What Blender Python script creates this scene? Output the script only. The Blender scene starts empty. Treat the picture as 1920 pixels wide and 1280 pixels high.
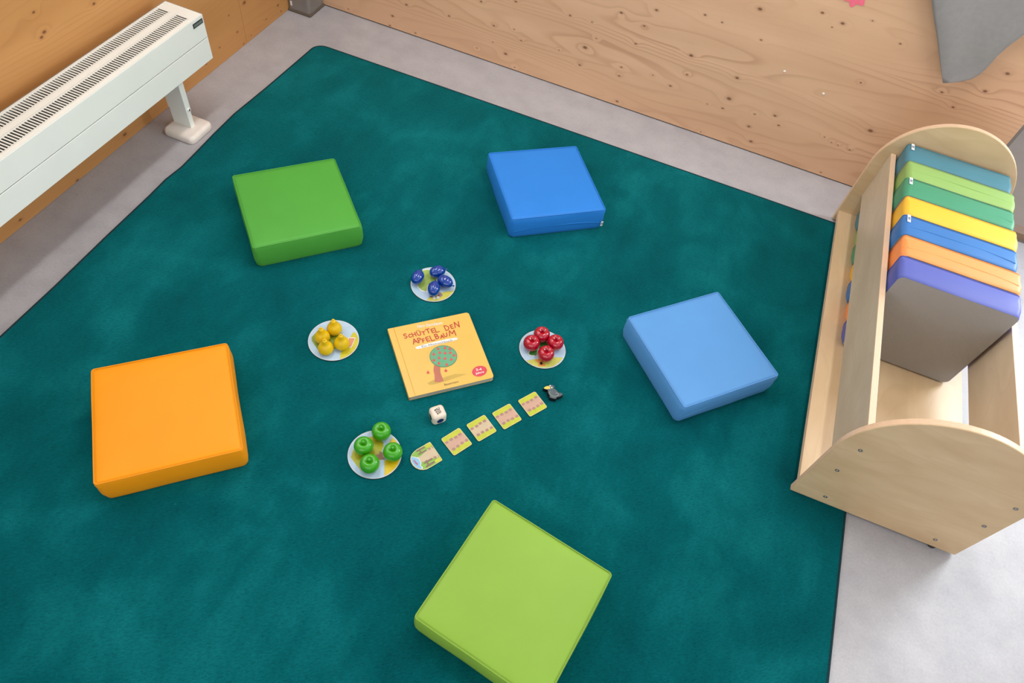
import bpy, bmesh, math, random
from mathutils import Vector, Matrix, noise
random.seed(7)
PI = math.pi
scene = bpy.context.scene
COL = scene.collection

# ---------------------------------------------------------------- camera
F_PX, YAW, PITCH, ROLL, CAM_H = 1309.987, math.radians(-12.7354), math.radians(53.7305), math.radians(11.467), 1.78335
def cam_axes():
    cy, sy, cp, sp = math.cos(YAW), math.sin(YAW), math.cos(PITCH), math.sin(PITCH)
    fwd = Vector((sy*cp, cy*cp, -sp)); right = Vector((cy, -sy, 0)); up = right.cross(fwd)
    cr, sr = math.cos(ROLL), math.sin(ROLL)
    return cr*right + sr*up, -sr*right + cr*up, fwd
AX_R, AX_U, AX_F = cam_axes()
cam_data = bpy.data.cameras.new('camera'); cam = bpy.data.objects.new('camera', cam_data); COL.objects.link(cam)
m = Matrix.Identity(4)
for i, a in enumerate((AX_R, AX_U, -AX_F)):
    for r in range(3): m[r][i] = a[r]
m.translation = (0, 0, CAM_H)
cam.matrix_world = m
cam_data.sensor_width = 36; cam_data.sensor_fit = 'HORIZONTAL'; cam_data.lens = F_PX/1920*36; cam_data.clip_start = 0.02
scene.camera = cam
def at(px, py, v=0.0, axis=2):
    """surveyed point: where the sight line of a photo pixel meets the plane x, y or z = v"""
    d = (px-960)/F_PX*AX_R - (py-640)/F_PX*AX_U + AX_F
    o = Vector((0, 0, CAM_H)); t = (v-o[axis])/d[axis]
    return o + t*d

# ---------------------------------------------------------------- world, daylight, exposure
scene.view_settings.view_transform = 'Standard'; scene.view_settings.look = 'None'
scene.view_settings.gamma = 1.0; scene.view_settings.use_curve_mapping = False
scene.view_settings.exposure = 0.35
world = bpy.data.worlds.new('world'); scene.world = world; world.use_nodes = True
world.node_tree.nodes['Background'].inputs[0].default_value = (0.80, 0.90, 1.0, 1)
world.node_tree.nodes['Background'].inputs[1].default_value = 0.9
def area(name, loc, rot, sx, sy, power, col):
    l = bpy.data.lights.new(name, 'AREA'); l.shape = 'RECTANGLE'; l.size = sx; l.size_y = sy; l.energy = power; l.color = col
    o = bpy.data.objects.new(name, l); COL.objects.link(o); o.location = loc; o.rotation_euler = rot; return o
# daylight entering through the glazed door in the back wall, the window over the radiator and the window in the right wall
area('daylight_door', (2.08, 2.72, 1.40), (-PI/2, 0, 0), 0.85, 1.70, 64, (0.90, 0.96, 1.0))
area('daylight_window_left', (-1.93, 1.00, 1.75), (0, -PI/2, 0), 1.30, 2.0, 15, (0.96, 0.98, 1.0))
area('daylight_window_right', (3.02, 0.2, 1.55), (0, PI/2, 0), 1.7, 2.6, 4, (0.92, 0.97, 1.0))
area('added_front_fill', (0.5, -2.66, 1.20), (PI/2, 0, 0), 4.2, 1.1, 25, (0.98, 0.98, 1.0))  # added fill from behind the camera, brightens the cart front and back wall
# two long ceiling luminaires (their housings are built with the ceiling)
LUM = ((-1.25, 1.85), (0.40, 1.85))
for lx_, ly_ in LUM: area('ceiling_light', (lx_, ly_, 2.655), (0, 0, 0), 0.22, 1.3, 18, (0.97, 0.99, 1.0))

# ---------------------------------------------------------------- helpers
def s2l(c):
    return tuple((x/255/12.92 if x/255 <= 0.04045 else ((x/255+0.055)/1.055)**2.4) for x in c) + (1.0,)
MATS = {}; DIM = 1.0
class NT:
    def __init__(self, name):
        self.m = bpy.data.materials.new(name); self.m.use_nodes = True
        self.t = self.m.node_tree; self.b = self.t.nodes['Principled BSDF']
    def n(self, typ, **kw):
        nd = self.t.nodes.new(typ)
        for k, v in kw.items(): setattr(nd, k, v)
        return nd
    def set(self, sock, v):
        if hasattr(v, 'is_linked') or isinstance(v, bpy.types.NodeSocket): self.t.links.new(v, sock)
        else: sock.default_value = v
    def math(self, op, a, b=None, c=None):
        nd = self.n('ShaderNodeMath', operation=op); self.set(nd.inputs[0], a)
        if b is not None: self.set(nd.inputs[1], b)
        if c is not None: self.set(nd.inputs[2], c)
        return nd.outputs[0]
    def vmath(self, op, a, b=None, out=0):
        nd = self.n('ShaderNodeVectorMath', operation=op); self.set(nd.inputs[0], a)
        if b is not None: self.set(nd.inputs[1], b)
        return nd.outputs[out]
    def coord(self, kind='Object'): return self.n('ShaderNodeTexCoord').outputs[kind]
    def sep(self, v):
        s = self.n('ShaderNodeSeparateXYZ'); self.set(s.inputs[0], v); return s.outputs
    def comb(self, x=0.0, y=0.0, z=0.0):
        s = self.n('ShaderNodeCombineXYZ')
        for i, v in enumerate((x, y, z)): self.set(s.inputs[i], v)
        return s.outputs[0]
    def noise(self, vec, scale=1.0, detail=2.0, rough=0.5, dist=0.0):
        s = self.n('ShaderNodeTexNoise'); self.set(s.inputs['Vector'], vec)
        s.inputs['Scale'].default_value = scale; s.inputs['Detail'].default_value = detail
        s.inputs['Roughness'].default_value = rough; s.inputs['Distortion'].default_value = dist
        return s.outputs['Fac']
    def ramp(self, fac, stops):
        r = self.n('ShaderNodeValToRGB'); e = r.color_ramp.elements
        while len(e) < len(stops): e.new(0.5)
        for i, (p, c) in enumerate(stops): e[i].position = p; e[i].color = c if len(c) == 4 else tuple(c)+(1,)
        self.set(r.inputs[0], fac); return r.outputs[0]
    def mix(self, fac, a, b, mode='MIX'):
        x = self.n('ShaderNodeMix', data_type='RGBA', blend_type=mode)
        self.set(x.inputs[0], fac); self.set(x.inputs[6], a); self.set(x.inputs[7], b); return x.outputs[2]
    def bump(self, h, strength=0.3, dist=0.01):
        b = self.n('ShaderNodeBump'); b.inputs['Strength'].default_value = strength; b.inputs['Distance'].default_value = dist
        self.set(b.inputs['Height'], h); self.t.links.new(b.outputs[0], self.b.inputs['Normal'])
    def base(self, v): self.set(self.b.inputs['Base Color'], v)
    def done(self, rough=0.5, spec=0.5, **kw):
        self.b.inputs['Roughness'].default_value = rough; self.b.inputs['Specular IOR Level'].default_value = spec
        for k, v in kw.items(): self.b.inputs[k].default_value = v
        return self.m
def plain(name, rgb, rough=0.5, spec=0.5, var=0.05, scale=30.0, bump=0.0, bscale=400.0, bdist=0.001, **kw):
    """one colour with slight procedural unevenness and relief"""
    if name in MATS: return MATS[name]
    k = NT(name); c = tuple(v*DIM for v in s2l(rgb)[:3]); co = k.coord()
    f = k.noise(co, scale, 3)
    k.base(k.ramp(f, [(0.3, tuple(x*(1-var) for x in c[:3])), (0.7, tuple(min(1, x*(1+var)) for x in c[:3]))]))
    if bump: k.bump(k.noise(co, bscale, 2), bump, bdist)
    MATS[name] = k.done(rough, spec, **kw); return MATS[name]

def link(o, parent=None):
    COL.objects.link(o); o.parent = parent; return o
def mesh_obj(name, verts, faces, mat, parent=None, smooth=False, mats=None, fmat=None):
    me = bpy.data.meshes.new(name); me.from_pydata([tuple(v) for v in verts], [], faces); me.update()
    for mm in (mats or [mat]): me.materials.append(mm)
    if fmat: me.polygons.foreach_set('material_index', fmat)
    if smooth: me.polygons.foreach_set('use_smooth', [True]*len(me.polygons))
    return link(bpy.data.objects.new(name, me), parent)
def bm_obj(name, bm, mat, parent=None, smooth=False, mats=None):
    bmesh.ops.recalc_face_normals(bm, faces=bm.faces[:])
    me = bpy.data.meshes.new(name); bm.to_mesh(me); bm.free()
    for mm in (mats or [mat]): me.materials.append(mm)
    if smooth: me.polygons.foreach_set('use_smooth', [True]*len(me.polygons))
    return link(bpy.data.objects.new(name, me), parent)
def add_box(bm, x0, x1, y0, y1, z0, z1, bev=0.0, seg=2):
    r = bmesh.ops.create_cube(bm, size=1)
    bmesh.ops.scale(bm, vec=(x1-x0, y1-y0, z1-z0), verts=r['verts'])
    bmesh.ops.translate(bm, vec=((x0+x1)/2, (y0+y1)/2, (z0+z1)/2), verts=r['verts'])
    if bev:
        ed = list({e for v in r['verts'] for e in v.link_edges})
        bmesh.ops.bevel(bm, geom=ed, offset=bev, segments=seg, affect='EDGES', profile=0.5)
def box(name, ext, mat, parent=None, bev=0.0, seg=2):
    bm = bmesh.new(); add_box(bm, *ext, bev=bev, seg=seg); return bm_obj(name, bm, mat, parent)
def prism(name, pts, z0, z1, mat, parent=None, bev=0.0, mats=None, seg=2):
    """extrude a 2-D outline from z0 to z1"""
    bm = bmesh.new(); n = len(pts)
    a = [bm.verts.new((p[0], p[1], z0)) for p in pts]; b = [bm.verts.new((p[0], p[1], z1)) for p in pts]
    bm.faces.new(a[::-1]); top = bm.faces.new(b)
    for i in range(n):
        f = bm.faces.new((a[i], a[(i+1) % n], b[(i+1) % n], b[i]))
        if mats: f.material_index = 1
    if bev: bmesh.ops.bevel(bm, geom=list(top.edges), offset=bev, segments=seg, affect='EDGES', profile=0.5)
    return bm_obj(name, bm, mat, parent, mats=mats)
def flat(name, polys, z, mat, parent=None):
    """printed patch: outlines as flat faces at height z"""
    v, f = [], []
    for p in polys:
        f.append(tuple(range(len(v), len(v)+len(p)))); v += [(q[0], q[1], z) for q in p]
        a = sum(p[i][0]*p[(i+1) % len(p)][1]-p[(i+1) % len(p)][0]*p[i][1] for i in range(len(p)))
        if a < 0: f[-1] = f[-1][::-1]
    bm = bmesh.new(); vs = [bm.verts.new(q) for q in v]
    fs = [bm.faces.new([vs[i] for i in g]) for g in f]
    bm.normal_update(); bmesh.ops.triangulate(bm, faces=fs, ngon_method='EAR_CLIP')
    me = bpy.data.meshes.new(name); bm.to_mesh(me); bm.free(); me.materials.append(mat)
    return link(bpy.data.objects.new(name, me), parent)
def lathe(name, prof, mat, parent=None, n=32):
    v, f, rings = [], [], []
    for r, z in prof:
        if r < 1e-6: rings.append([len(v)]); v.append((0, 0, z))
        else:
            rings.append(list(range(len(v), len(v)+n))); v += [(r*math.cos(2*PI*i/n), r*math.sin(2*PI*i/n), z) for i in range(n)]
    for a, b in zip(rings, rings[1:]):
        for i in range(n):
            j = (i+1) % n
            if len(a) == 1 and len(b) > 1: f.append((a[0], b[j], b[i]))
            elif len(b) == 1 and len(a) > 1: f.append((a[i], a[j], b[0]))
            elif len(a) > 1: f.append((a[i], a[j], b[j], b[i]))
    return mesh_obj(name, v, f, mat, parent, smooth=True)
def spline(pts, k=4):
    """Catmull-Rom through profile points"""
    out = []
    for i in range(len(pts)-1):
        p = [Vector(pts[max(0, min(len(pts)-1, i+d))]) for d in (-1, 0, 1, 2)]
        for s in range(k):
            t = s/k
            out.append(0.5*((2*p[1])+(-p[0]+p[2])*t+(2*p[0]-5*p[1]+4*p[2]-p[3])*t*t+(-p[0]+3*p[1]-3*p[2]+p[3])*t**3))
    out.append(Vector(pts[-1])); return [tuple(q) for q in out]
def tube(name, pts, r, mat, parent=None, closed=False, n=8):
    v, f = [], []; N = len(pts); P = [Vector(p) for p in pts]
    for i in range(N):
        t = (P[(i+1) % N]-P[i-1]) if closed else (P[min(i+1, N-1)]-P[max(i-1, 0)])
        t.normalize(); a = Vector((0, 0, 1)) if abs(t.z) < 0.9 else Vector((1, 0, 0))
        u = t.cross(a).normalized(); w = u.cross(t)
        v += [P[i]+r*(math.cos(2*PI*k/n)*u+math.sin(2*PI*k/n)*w) for k in range(n)]
    for i in range(N if closed else N-1):
        j = (i+1) % N
        for k in range(n): f.append((i*n+k, i*n+(k+1) % n, j*n+(k+1) % n, j*n+k))
    if not closed: f += [tuple(range(n))[::-1], tuple(range((N-1)*n, N*n))]
    return mesh_obj(name, v, f, mat, parent, smooth=True)
def rrect(a, b, r, n=6):
    """rounded rectangle outline, counter-clockwise, half sizes a and b"""
    out = []
    for cx, cy, s in ((a-r, b-r, 0), (-a+r, b-r, 90), (-a+r, -b+r, 180), (a-r, -b+r, 270)):
        for i in range(n+1):
            t = math.radians(s+90*i/n); out.append((cx+r*math.cos(t), cy+r*math.sin(t)))
    return out
def circle(cx, cy, r, n=24, ry=None):
    return [(cx+r*math.cos(2*PI*i/n), cy+(ry or r)*math.sin(2*PI*i/n)) for i in range(n)]
def thing(name, label, cat, loc=(0, 0, 0), rz=0.0, group=None):
    o = bpy.data.objects.new(name, None); o.empty_display_size = 0.05; COL.objects.link(o)
    o.location = loc; o.rotation_euler = (0, 0, rz); o['label'] = label; o['category'] = cat
    if group: o['group'] = group
    return o
def tag(o, label, cat, group=None):
    o['label'] = label; o['category'] = cat
    if group: o['group'] = group
    return o
def struct(o, label):
    o['kind'] = 'structure'; o['label'] = label; return o
def to_local(P, loc, rz):
    d = Vector(P)-Vector(loc); c, s = math.cos(-rz), math.sin(-rz)
    return (d.x*c-d.y*s, d.x*s+d.y*c)
def text_mesh(body, size, bold=0.0, shear=0.0, align='CENTER'):
    cu = bpy.data.curves.new('lettering', 'FONT'); cu.body = body; cu.size = size; cu.align_x = align; cu.align_y = 'CENTER'
    cu.offset = bold; cu.shear = shear; cu.resolution_u = 3; cu.fill_mode = 'FRONT'
    o = bpy.data.objects.new('lettering', cu); COL.objects.link(o)
    dg = bpy.context.evaluated_depsgraph_get(); me = bpy.data.meshes.new_from_object(o.evaluated_get(dg))
    v = [tuple(q.co) for q in me.vertices]; f = [tuple(p.vertices) for p in me.polygons]
    bpy.data.objects.remove(o); bpy.data.curves.remove(cu); bpy.data.meshes.remove(me)
    return v, f
def lettering(name, items, z, mat, parent):
    """items: (text, x, y, rotation, height, width or None, bold, shear) flat letters as one print"""
    V, F = [], []
    for body, x, y, rot, h, w, bold, shear in items:
        v, f = text_mesh(body, 1.0, bold, shear)
        x0, x1 = min(q[0] for q in v), max(q[0] for q in v); y0, y1 = min(q[1] for q in v), max(q[1] for q in v)
        sy = h/(y1-y0); sx = sy if w is None else w/(x1-x0); c, s = math.cos(rot), math.sin(rot); k = len(V)
        for q in v:
            u, t = (q[0]-(x0+x1)/2)*sx, (q[1]-(y0+y1)/2)*sy; V.append((x+u*c-t*s, y+u*s+t*c, z))
        F += [tuple(i+k for i in g) for g in f]
    return mesh_obj(name, V, F, mat, parent)

# ---------------------------------------------------------------- room materials
YB, XL, ZF = 2.6475, -1.8878, -0.007       # back wall face, left wall face, bare floor (rug top is z = 0)
def wood_wall(name, light, dark, line, knots, along, amount=0.62, dens=22.0):
    k = NT(name); X, Y, Z = k.sep(k.coord()); h = X if along == 'X' else Y
    p2 = k.comb(k.math('MULTIPLY', h, 0.62), Z, 0.0)
    d = None
    for kh, kz, kr in knots:
        e = k.math('MULTIPLY', k.vmath('DISTANCE', p2, (kh*0.62, kz, 0.0), out=1), 1.0/kr)
        d = e if d is None else k.math('MINIMUM', d, e)
    lam = k.math('FLOOR', k.math('MULTIPLY', Z, 6.3))
    wn = k.n('ShaderNodeTexWhiteNoise', noise_dimensions='1D'); k.set(wn.inputs['W'], lam)
    big = k.noise(k.comb(k.math('MULTIPLY', h, 0.55), k.math('MULTIPLY', Z, 3.4), k.math('MULTIPLY', wn.outputs[0], 7.0)), 1.0, 2, 0.5)
    warp = k.math('POWER', 2.718, k.math('MULTIPLY', k.math('MULTIPLY', d, d), -0.06))
    t = k.math('ADD', k.math('ADD', k.math('MULTIPLY', Z, dens), k.math('MULTIPLY', big, 17.0)), k.math('MULTIPLY', warp, 0.9))
    fr = k.math('FRACT', t)
    lines = k.ramp(fr, [(0.0, (0, 0, 0)), (0.62, (0.12,)*3), (0.9, (1, 1, 1)), (1.0, (0, 0, 0))])
    mask = k.noise(k.comb(k.math('MULTIPLY', h, 0.9), k.math('MULTIPLY', Z, 5.0), 3.0), 1.0, 1)
    amt = k.math('MULTIPLY', k.math('MULTIPLY', lines, k.ramp(mask, [(0.38, (0.1,)*3), (0.68, (1, 1, 1))])), amount)
    cloud = k.noise(k.comb(k.math('MULTIPLY', h, 1.1), k.math('MULTIPLY', Z, 7.0), 1.7), 1.0, 3)
    c = k.ramp(cloud, [(0.28, s2l(dark)), (0.72, s2l(light))])
    c = k.mix(k.math('MULTIPLY', wn.outputs[0], 0.10), c, s2l(line))
    c = k.mix(amt, c, s2l(line))
    fib = k.noise(k.comb(k.math('MULTIPLY', h, 6.0), k.math('MULTIPLY', Z, 420.0), 0.0), 1.0, 2)
    c = k.mix(k.math('MULTIPLY', fib, 0.42), c, s2l(dark))
    halo = k.ramp(k.math('MULTIPLY', d, 0.25), [(0.22, (0.30,)*3), (0.55, (0, 0, 0))])
    c = k.mix(halo, c, s2l(line))
    core = k.ramp(d, [(0.55, (1, 1, 1)), (1.0, (0, 0, 0))])
    c = k.mix(k.math('MULTIPLY', core, 0.8), c, s2l((98, 58, 36)))
    k.base(c); k.bump(fib, 0.08, 0.0006)
    return k.done(0.52, 0.35)
Bk = [(102,3),(167,3),(42,30),(269,29),(365,24,6),(431,19,6),(522,28),(625,17,8),(742,24,6),(780,44,7),(310,42,3),(408,49),(126,48),(164,55,3),(177,76,4),(124,79,3),(318,72,3),(392,82),
      (248,94,3),(297,89,9),(148,101,7),(287,122,5),(365,126,4),(361,142,5),(496,104,8),(488,140,5),(424,141,3),(457,161,5),(357,190,6),(582,146,7),(554,42,4),(627,75,4),(567,185,9),(555,203,5),
      (526,195,3),(615,214,4),(653,217,6),(660,235,5),(604,237,6),(608,265,7),(514,247,3),(746,257,3),(759,267,3),(771,272,3),(793,281,4),(739,323,3),(165,126,3),(94,90,3),(-38,9,6),(-64,30,6),(-69,48,5),(-21,62,4),(-147,17,3),
      (836,39,3),(627,75,3),(888,82,4),(760,51,3),(1089,138,7),(1047,171,7),(966,173,5),(987,201,5),(814,155,4),(832,245,9)]
kb = []
for q in Bk:
    P = at(800+q[0], q[1], YB, 1); kb.append((P.x, P.z, 0.0011*(q[2] if len(q) > 2 else 5)*0.72))
for q in ((-1.2, 0.75, .012), (-0.6, 0.9, .01), (-1.5, 0.55, .009), (0.1, 1.0, .012), (-0.2, 1.3, .011), (0.7, 1.2, .012)): kb.append(q)
kl = []
for px, py, r in ((63,23,5),(83,60,7),(78,70,6),(176,7,6),(412,89,4),(387,120,4),(234,252,8),(458,5,9),(429,29,4),(445,60,5),(521,10,6),(527,21,4),(499,36,4),(471,66,3),(457,82,4),(38,412,6),(145,338,6)):
    P = at(px, py, XL, 0); kl.append((P.y, P.z, 0.0008*r))
for q in ((-0.6, 0.5, .012), (0.1, 0.35, .012), (-1.3, 0.8, .01)): kl.append(q)
M_back = wood_wall('spruce_back', (226, 184, 148), (204, 161, 126), (162, 112, 80), kb, 'X')
M_left = wood_wall('spruce_left', (208, 156, 98), (186, 132, 76), (152, 98, 52), kl, 'Y', 0.30, 34.0)
def floor_mat():
    k = NT('linoleum'); co = k.coord()
    a = k.noise(co, 9, 4, 0.6); b = k.noise(co, 140, 3, 0.6)
    c = k.ramp(a, [(0.3, s2l((159, 156, 159))), (0.7, s2l((175, 172, 174)))])
    c = k.mix(k.ramp(b, [(0.35, (0.0,)*3), (0.75, (0.35,)*3)]), c, s2l((140, 136, 143)))
    v = k.n('ShaderNodeTexVoronoi'); k.set(v.inputs['Vector'], co); v.inputs['Scale'].default_value = 8.5
    sp = k.ramp(v.outputs['Distance'], [(0.012, (0.8,)*3), (0.020, (0, 0, 0))])
    c = k.mix(sp, c, s2l((70, 62, 60)))
    k.base(c); k.bump(b, 0.06, 0.0005); return k.done(0.46, 0.4)
M_floor = floor_mat()
M_white = plain('white_plaster', (228, 225, 220), 0.8, 0.2)
M_gap = plain('dark_joint', (26, 20, 18), 0.9, 0.1)
M_frame = plain('grey_frame', (120, 112, 106), 0.5, 0.4)
M_sill = plain('brown_threshold', (140, 112, 94), 0.5, 0.4)

# ---------------------------------------------------------------- room shell
XR, YF, ZC, XE = 2.95, -2.6, 2.75, 1.058
struct(box('floor', (XL-0.15, XR+0.1, YF-0.1, YB+0.02, ZF-0.1, ZF), M_floor), 'pale grey mottled linoleum floor around the rug')
wb = struct(box('wall_back', (XL-0.15, XE, YB, YB+0.12, ZF+0.005, ZC), M_back), 'knotty spruce panel wall behind the rug')
box('shadow_joint', (XL-0.1, XE-0.002, YB+0.004, YB+0.1, ZF-0.001, ZF+0.006), M_gap, wb)
wl = bmesh.new()
add_box(wl, XL-0.12, XL, YF, YB+0.05, ZF+0.001, 1.05); add_box(wl, XL-0.12, XL, YF, YB+0.05, 2.45, ZC)
add_box(wl, XL-0.12, XL, YF, -1.25, 1.05, 2.45); add_box(wl, XL-0.12, XL, 2.05, YB+0.05, 1.05, 2.45)
struct(bm_obj('wall_left', wl, M_left), 'orange-brown spruce wall behind the radiator')
w1 = struct(box('window_1', (XL-0.13, XL+0.06, -1.25, 2.05, 1.03, 1.05), M_white), 'window above the radiator')
for i in range(4): box('window_frame', (XL-0.12, XL-0.075, -1.25+i*1.083, -1.20+i*1.083, 1.05, 2.45), M_white, w1)
wr = bmesh.new()
add_box(wr, XR, XR+0.1, YF, YB+0.05, ZF, 0.65); add_box(wr, XR, XR+0.1, YF, YB+0.05, 2.45, ZC)
add_box(wr, XR, XR+0.1, YF, -1.15, 0.65, 2.45); add_box(wr, XR, XR+0.1, 1.55, YB+0.05, 0.65, 2.45)
struct(bm_obj('wall_right', wr, M_white), 'white wall with a window')
wf_ = bmesh.new(); add_box(wf_, XL-0.1, XR+0.1, YF-0.1, YF, ZF, 0.62); add_box(wf_, XL-0.1, XR+0.1, YF-0.1, YF, 2.38, ZC)
add_box(wf_, XL-0.1, -1.62, YF-0.1, YF, 0.62, 2.38); add_box(wf_, 2.62, XR+0.1, YF-0.1, YF, 0.62, 2.38)  # unseen opening, made up for the added front fill
struct(bm_obj('wall_front', wf_, M_white), 'white wall with a wide opening added for fill light at the camera side')
ce = struct(box('ceiling', (XL-0.1, XR+0.1, YF-0.1, YB+0.12, ZC, ZC+0.1), M_white), 'white ceiling')
for lx_, ly_ in LUM: box('luminaire_housing', (lx_-0.13, lx_+0.13, ly_-0.7, ly_+0.7, 2.67, ZC), M_white, ce)
bw2 = bmesh.new(); add_box(bw2, 2.62, XR+0.1, YB, YB+0.12, ZF, ZC); add_box(bw2, XE, 2.62, YB, YB+0.12, 2.35, ZC)
struct(bm_obj('wall_door', bw2, M_white), 'white wall around the glazed door')
d1 = struct(box('door_1', (XE+0.001, 2.62, YB+0.035, YB+0.085, ZF, ZF+0.028), M_sill), 'glazed door with brown threshold right of the wooden wall')
box('door_jamb', (XE+0.0005, XE+0.012, YB+0.001, YB+0.12, ZF, 2.35), M_frame, d1)
box('door_jamb', (2.57, 2.62, YB+0.03, YB+0.09, ZF, 2.35), M_frame, d1)
struct(box('terrace_ground', (0.6, 5.0, YB+0.121, 6.0, ZF-0.1, ZF), plain('terrace', (150, 136, 127), 0.8, 0.2, scale=6)), 'grey-brown ground beyond the glazed door')
# grey corner post
M_post = plain('grey_post_paint', (126, 120, 114), 0.32, 0.5, var=0.12, scale=12)
tr = struct(box('trim_1', (XL+0.001, -1.778, 2.528, YB-0.001, ZF, ZC-0.002), M_post, None, 0.012, 3), 'dark grey post in the room corner')
box('sealant_joint', (XL+0.0005, -1.772, 2.522, YB-0.0005, ZF, ZF+0.010), plain('sealant', (92, 80, 68), 0.6), tr, 0.004, 2)
box('paint_chip', (-1.872, -1.864, 2.5265, 2.5285, 0.020, 0.040), plain('paint_chip', (232, 228, 222), 0.6), tr)
pj = at(456, 45, XL, 0)
box('board_joint', (XL-0.0004, XL+0.0003, pj.y-0.0005, pj.y+0.0005, 0.0, 1.0), plain('joint_brown', (150, 98, 56), 0.7), bpy.data.objects['wall_left'])
# two nail heads in the back wall
for px, py in ((1470.8, 133.8), (1543.8, 175.8)):
    P = at(px, py, YB, 1)
    o = lathe('nail_head', [(0, 0.003), (0.003, 0.0027), (0.0045, 0.0012), (0.005, 0)][::-1], plain('nail_steel', (225, 218, 205), 0.25, 0.8), wb, 14)
    o.location = (P.x, YB, P.z); o.rotation_euler = (PI/2, 0, 0)

# ---------------------------------------------------------------- rug
def rug_mat():
    k = NT('teal_pile'); co = k.coord(); X, Y, Z = k.sep(co)
    nap = k.noise(co, 3.1, 3, 0.55, 0.6); nap2 = k.noise(k.comb(k.math('MULTIPLY', X, 9.0), k.math('MULTIPLY', Y, 4.0), 2.0), 1.0, 3, 0.6)
    rot = k.n('ShaderNodeVectorRotate', rotation_type='Z_AXIS'); k.set(rot.inputs['Vector'], co); rot.inputs['Angle'].default_value = math.radians(-35)
    rx, ry, rz_ = k.sep(rot.outputs[0])
    fib = k.noise(k.comb(k.math('MULTIPLY', rx, 95.0), k.math('MULTIPLY', ry, 280.0), 0.0), 1.0, 4, 0.72, 0.6)
    s = k.math('ADD', k.math('MULTIPLY', nap, 0.6), k.math('MULTIPLY', nap2, 0.4))
    c = k.ramp(s, [(0.32, s2l((0, 67, 72))), (0.50, s2l((1, 82, 86))), (0.68, s2l((12, 104, 108)))])
    c = k.mix(k.ramp(fib, [(0.28, (0.6,)*3), (0.54, (0, 0, 0))]), c, s2l((0, 52, 59)))
    c = k.mix(k.ramp(fib, [(0.55, (0,)*3), (0.80, (0.4,)*3)]), c, s2l((10, 114, 122)))
    v = k.n('ShaderNodeTexVoronoi'); k.set(v.inputs['Vector'], co); v.inputs['Scale'].default_value = 9.0
    c = k.mix(k.ramp(v.outputs['Distance'], [(0.006, (0.5,)*3), (0.011, (0, 0, 0))]), c, s2l((130, 190, 185)))
    k.base(c); k.bump(fib, 0.55, 0.003)
    return k.done(0.95, 0.05, **{'Sheen Weight': 1.0, 'Sheen Roughness': 0.35, 'Sheen Tint': s2l((70, 215, 215))})
M_rug = rug_mat(); M_bind = plain('rug_binding', (8, 44, 50), 0.8, 0.2, var=0.2, scale=200)
left = [(-1.60,-0.9),(-1.612,0.0),(-1.617,0.4),(-1.62,0.68),(-1.622,0.83),(-1.631,1.07),(-1.636,1.28),(-1.641,1.37),(-1.635,1.45),(-1.641,1.55),(-1.648,1.65),(-1.654,1.79),(-1.645,1.99),(-1.640,2.20),(-1.638,2.29)]
out = [(0.80,-0.9)] + [(0.800, 0.67), (0.797, 1.15), (0.80, 1.8), (0.80, 2.34)]
out += [(0.762+0.038*math.cos(math.radians(a)), 2.342+0.038*math.sin(math.radians(a))) for a in (0, 30, 60, 90)]
out += [(0.28, 2.377), (-0.4, 2.371), (-1.02, 2.365)]
out += [(-1.592+0.046*math.cos(math.radians(a)), 2.313+0.046*math.sin(math.radians(a))) for a in (90, 108, 126, 144, 162, 180)]
out += [p for p in left[::-1]]
rug = thing('rug', 'large plain teal carpet rug with dark bound edge', 'rug', (0, 0, ZF))
prism('pile', out, 0.0, -ZF, M_rug, rug)
rim = []
for a_, b_ in zip(out, out[1:]+out[:1]):
    n_ = max(1, int((Vector(b_)-Vector(a_)).length/0.03))
    rim += [tuple(Vector((*a_, 0.0030)).lerp(Vector((*b_, 0.0030)), i/n_)) for i in range(n_)]
tube('edge_binding', rim, 0.0053, M_bind, rug, closed=True, n=8)

# ---------------------------------------------------------------- cushions
S, HC = 0.35, 0.0908
M_base = None
def leather(name, rgb):
    if name in MATS: return MATS[name]
    k = NT(name); co = k.coord(); c = s2l(rgb)[:3]
    f = k.noise(co, 7, 3)
    k.base(k.ramp(f, [(0.3, tuple(x*0.97 for x in c)), (0.7, tuple(min(1, x*1.03) for x in c))]))
    h = k.math('ADD', k.math('MULTIPLY', k.noise(co, 900, 2), 0.06), k.noise(co, 9, 2)); k.bump(h, 0.10, 0.006)
    MATS[name] = k.done(0.45, 0.22); return MATS[name]
def base_fabric():
    k = NT('grey_base_fabric'); co = k.coord(); X, Y, Z = k.sep(co)
    w = k.math('MULTIPLY', k.math('SINE', k.math('MULTIPLY', X, 1500.0)), k.math('SINE', k.math('MULTIPLY', Y, 1500.0)))
    k.base(k.ramp(k.math('MULTIPLY_ADD', w, 0.5, 0.5), [(0.2, s2l((140, 137, 135))), (0.8, s2l((162, 158, 154)))]))
    k.bump(w, 0.3, 0.0005); return k.done(0.8, 0.2)
M_base = base_fabric()
M_tag = plain('white_tag', (225, 228, 232), 0.7, 0.2); M_tagprint = plain('tag_print', (96, 96, 108), 0.7, 0.2)
CUSH = {}
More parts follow.
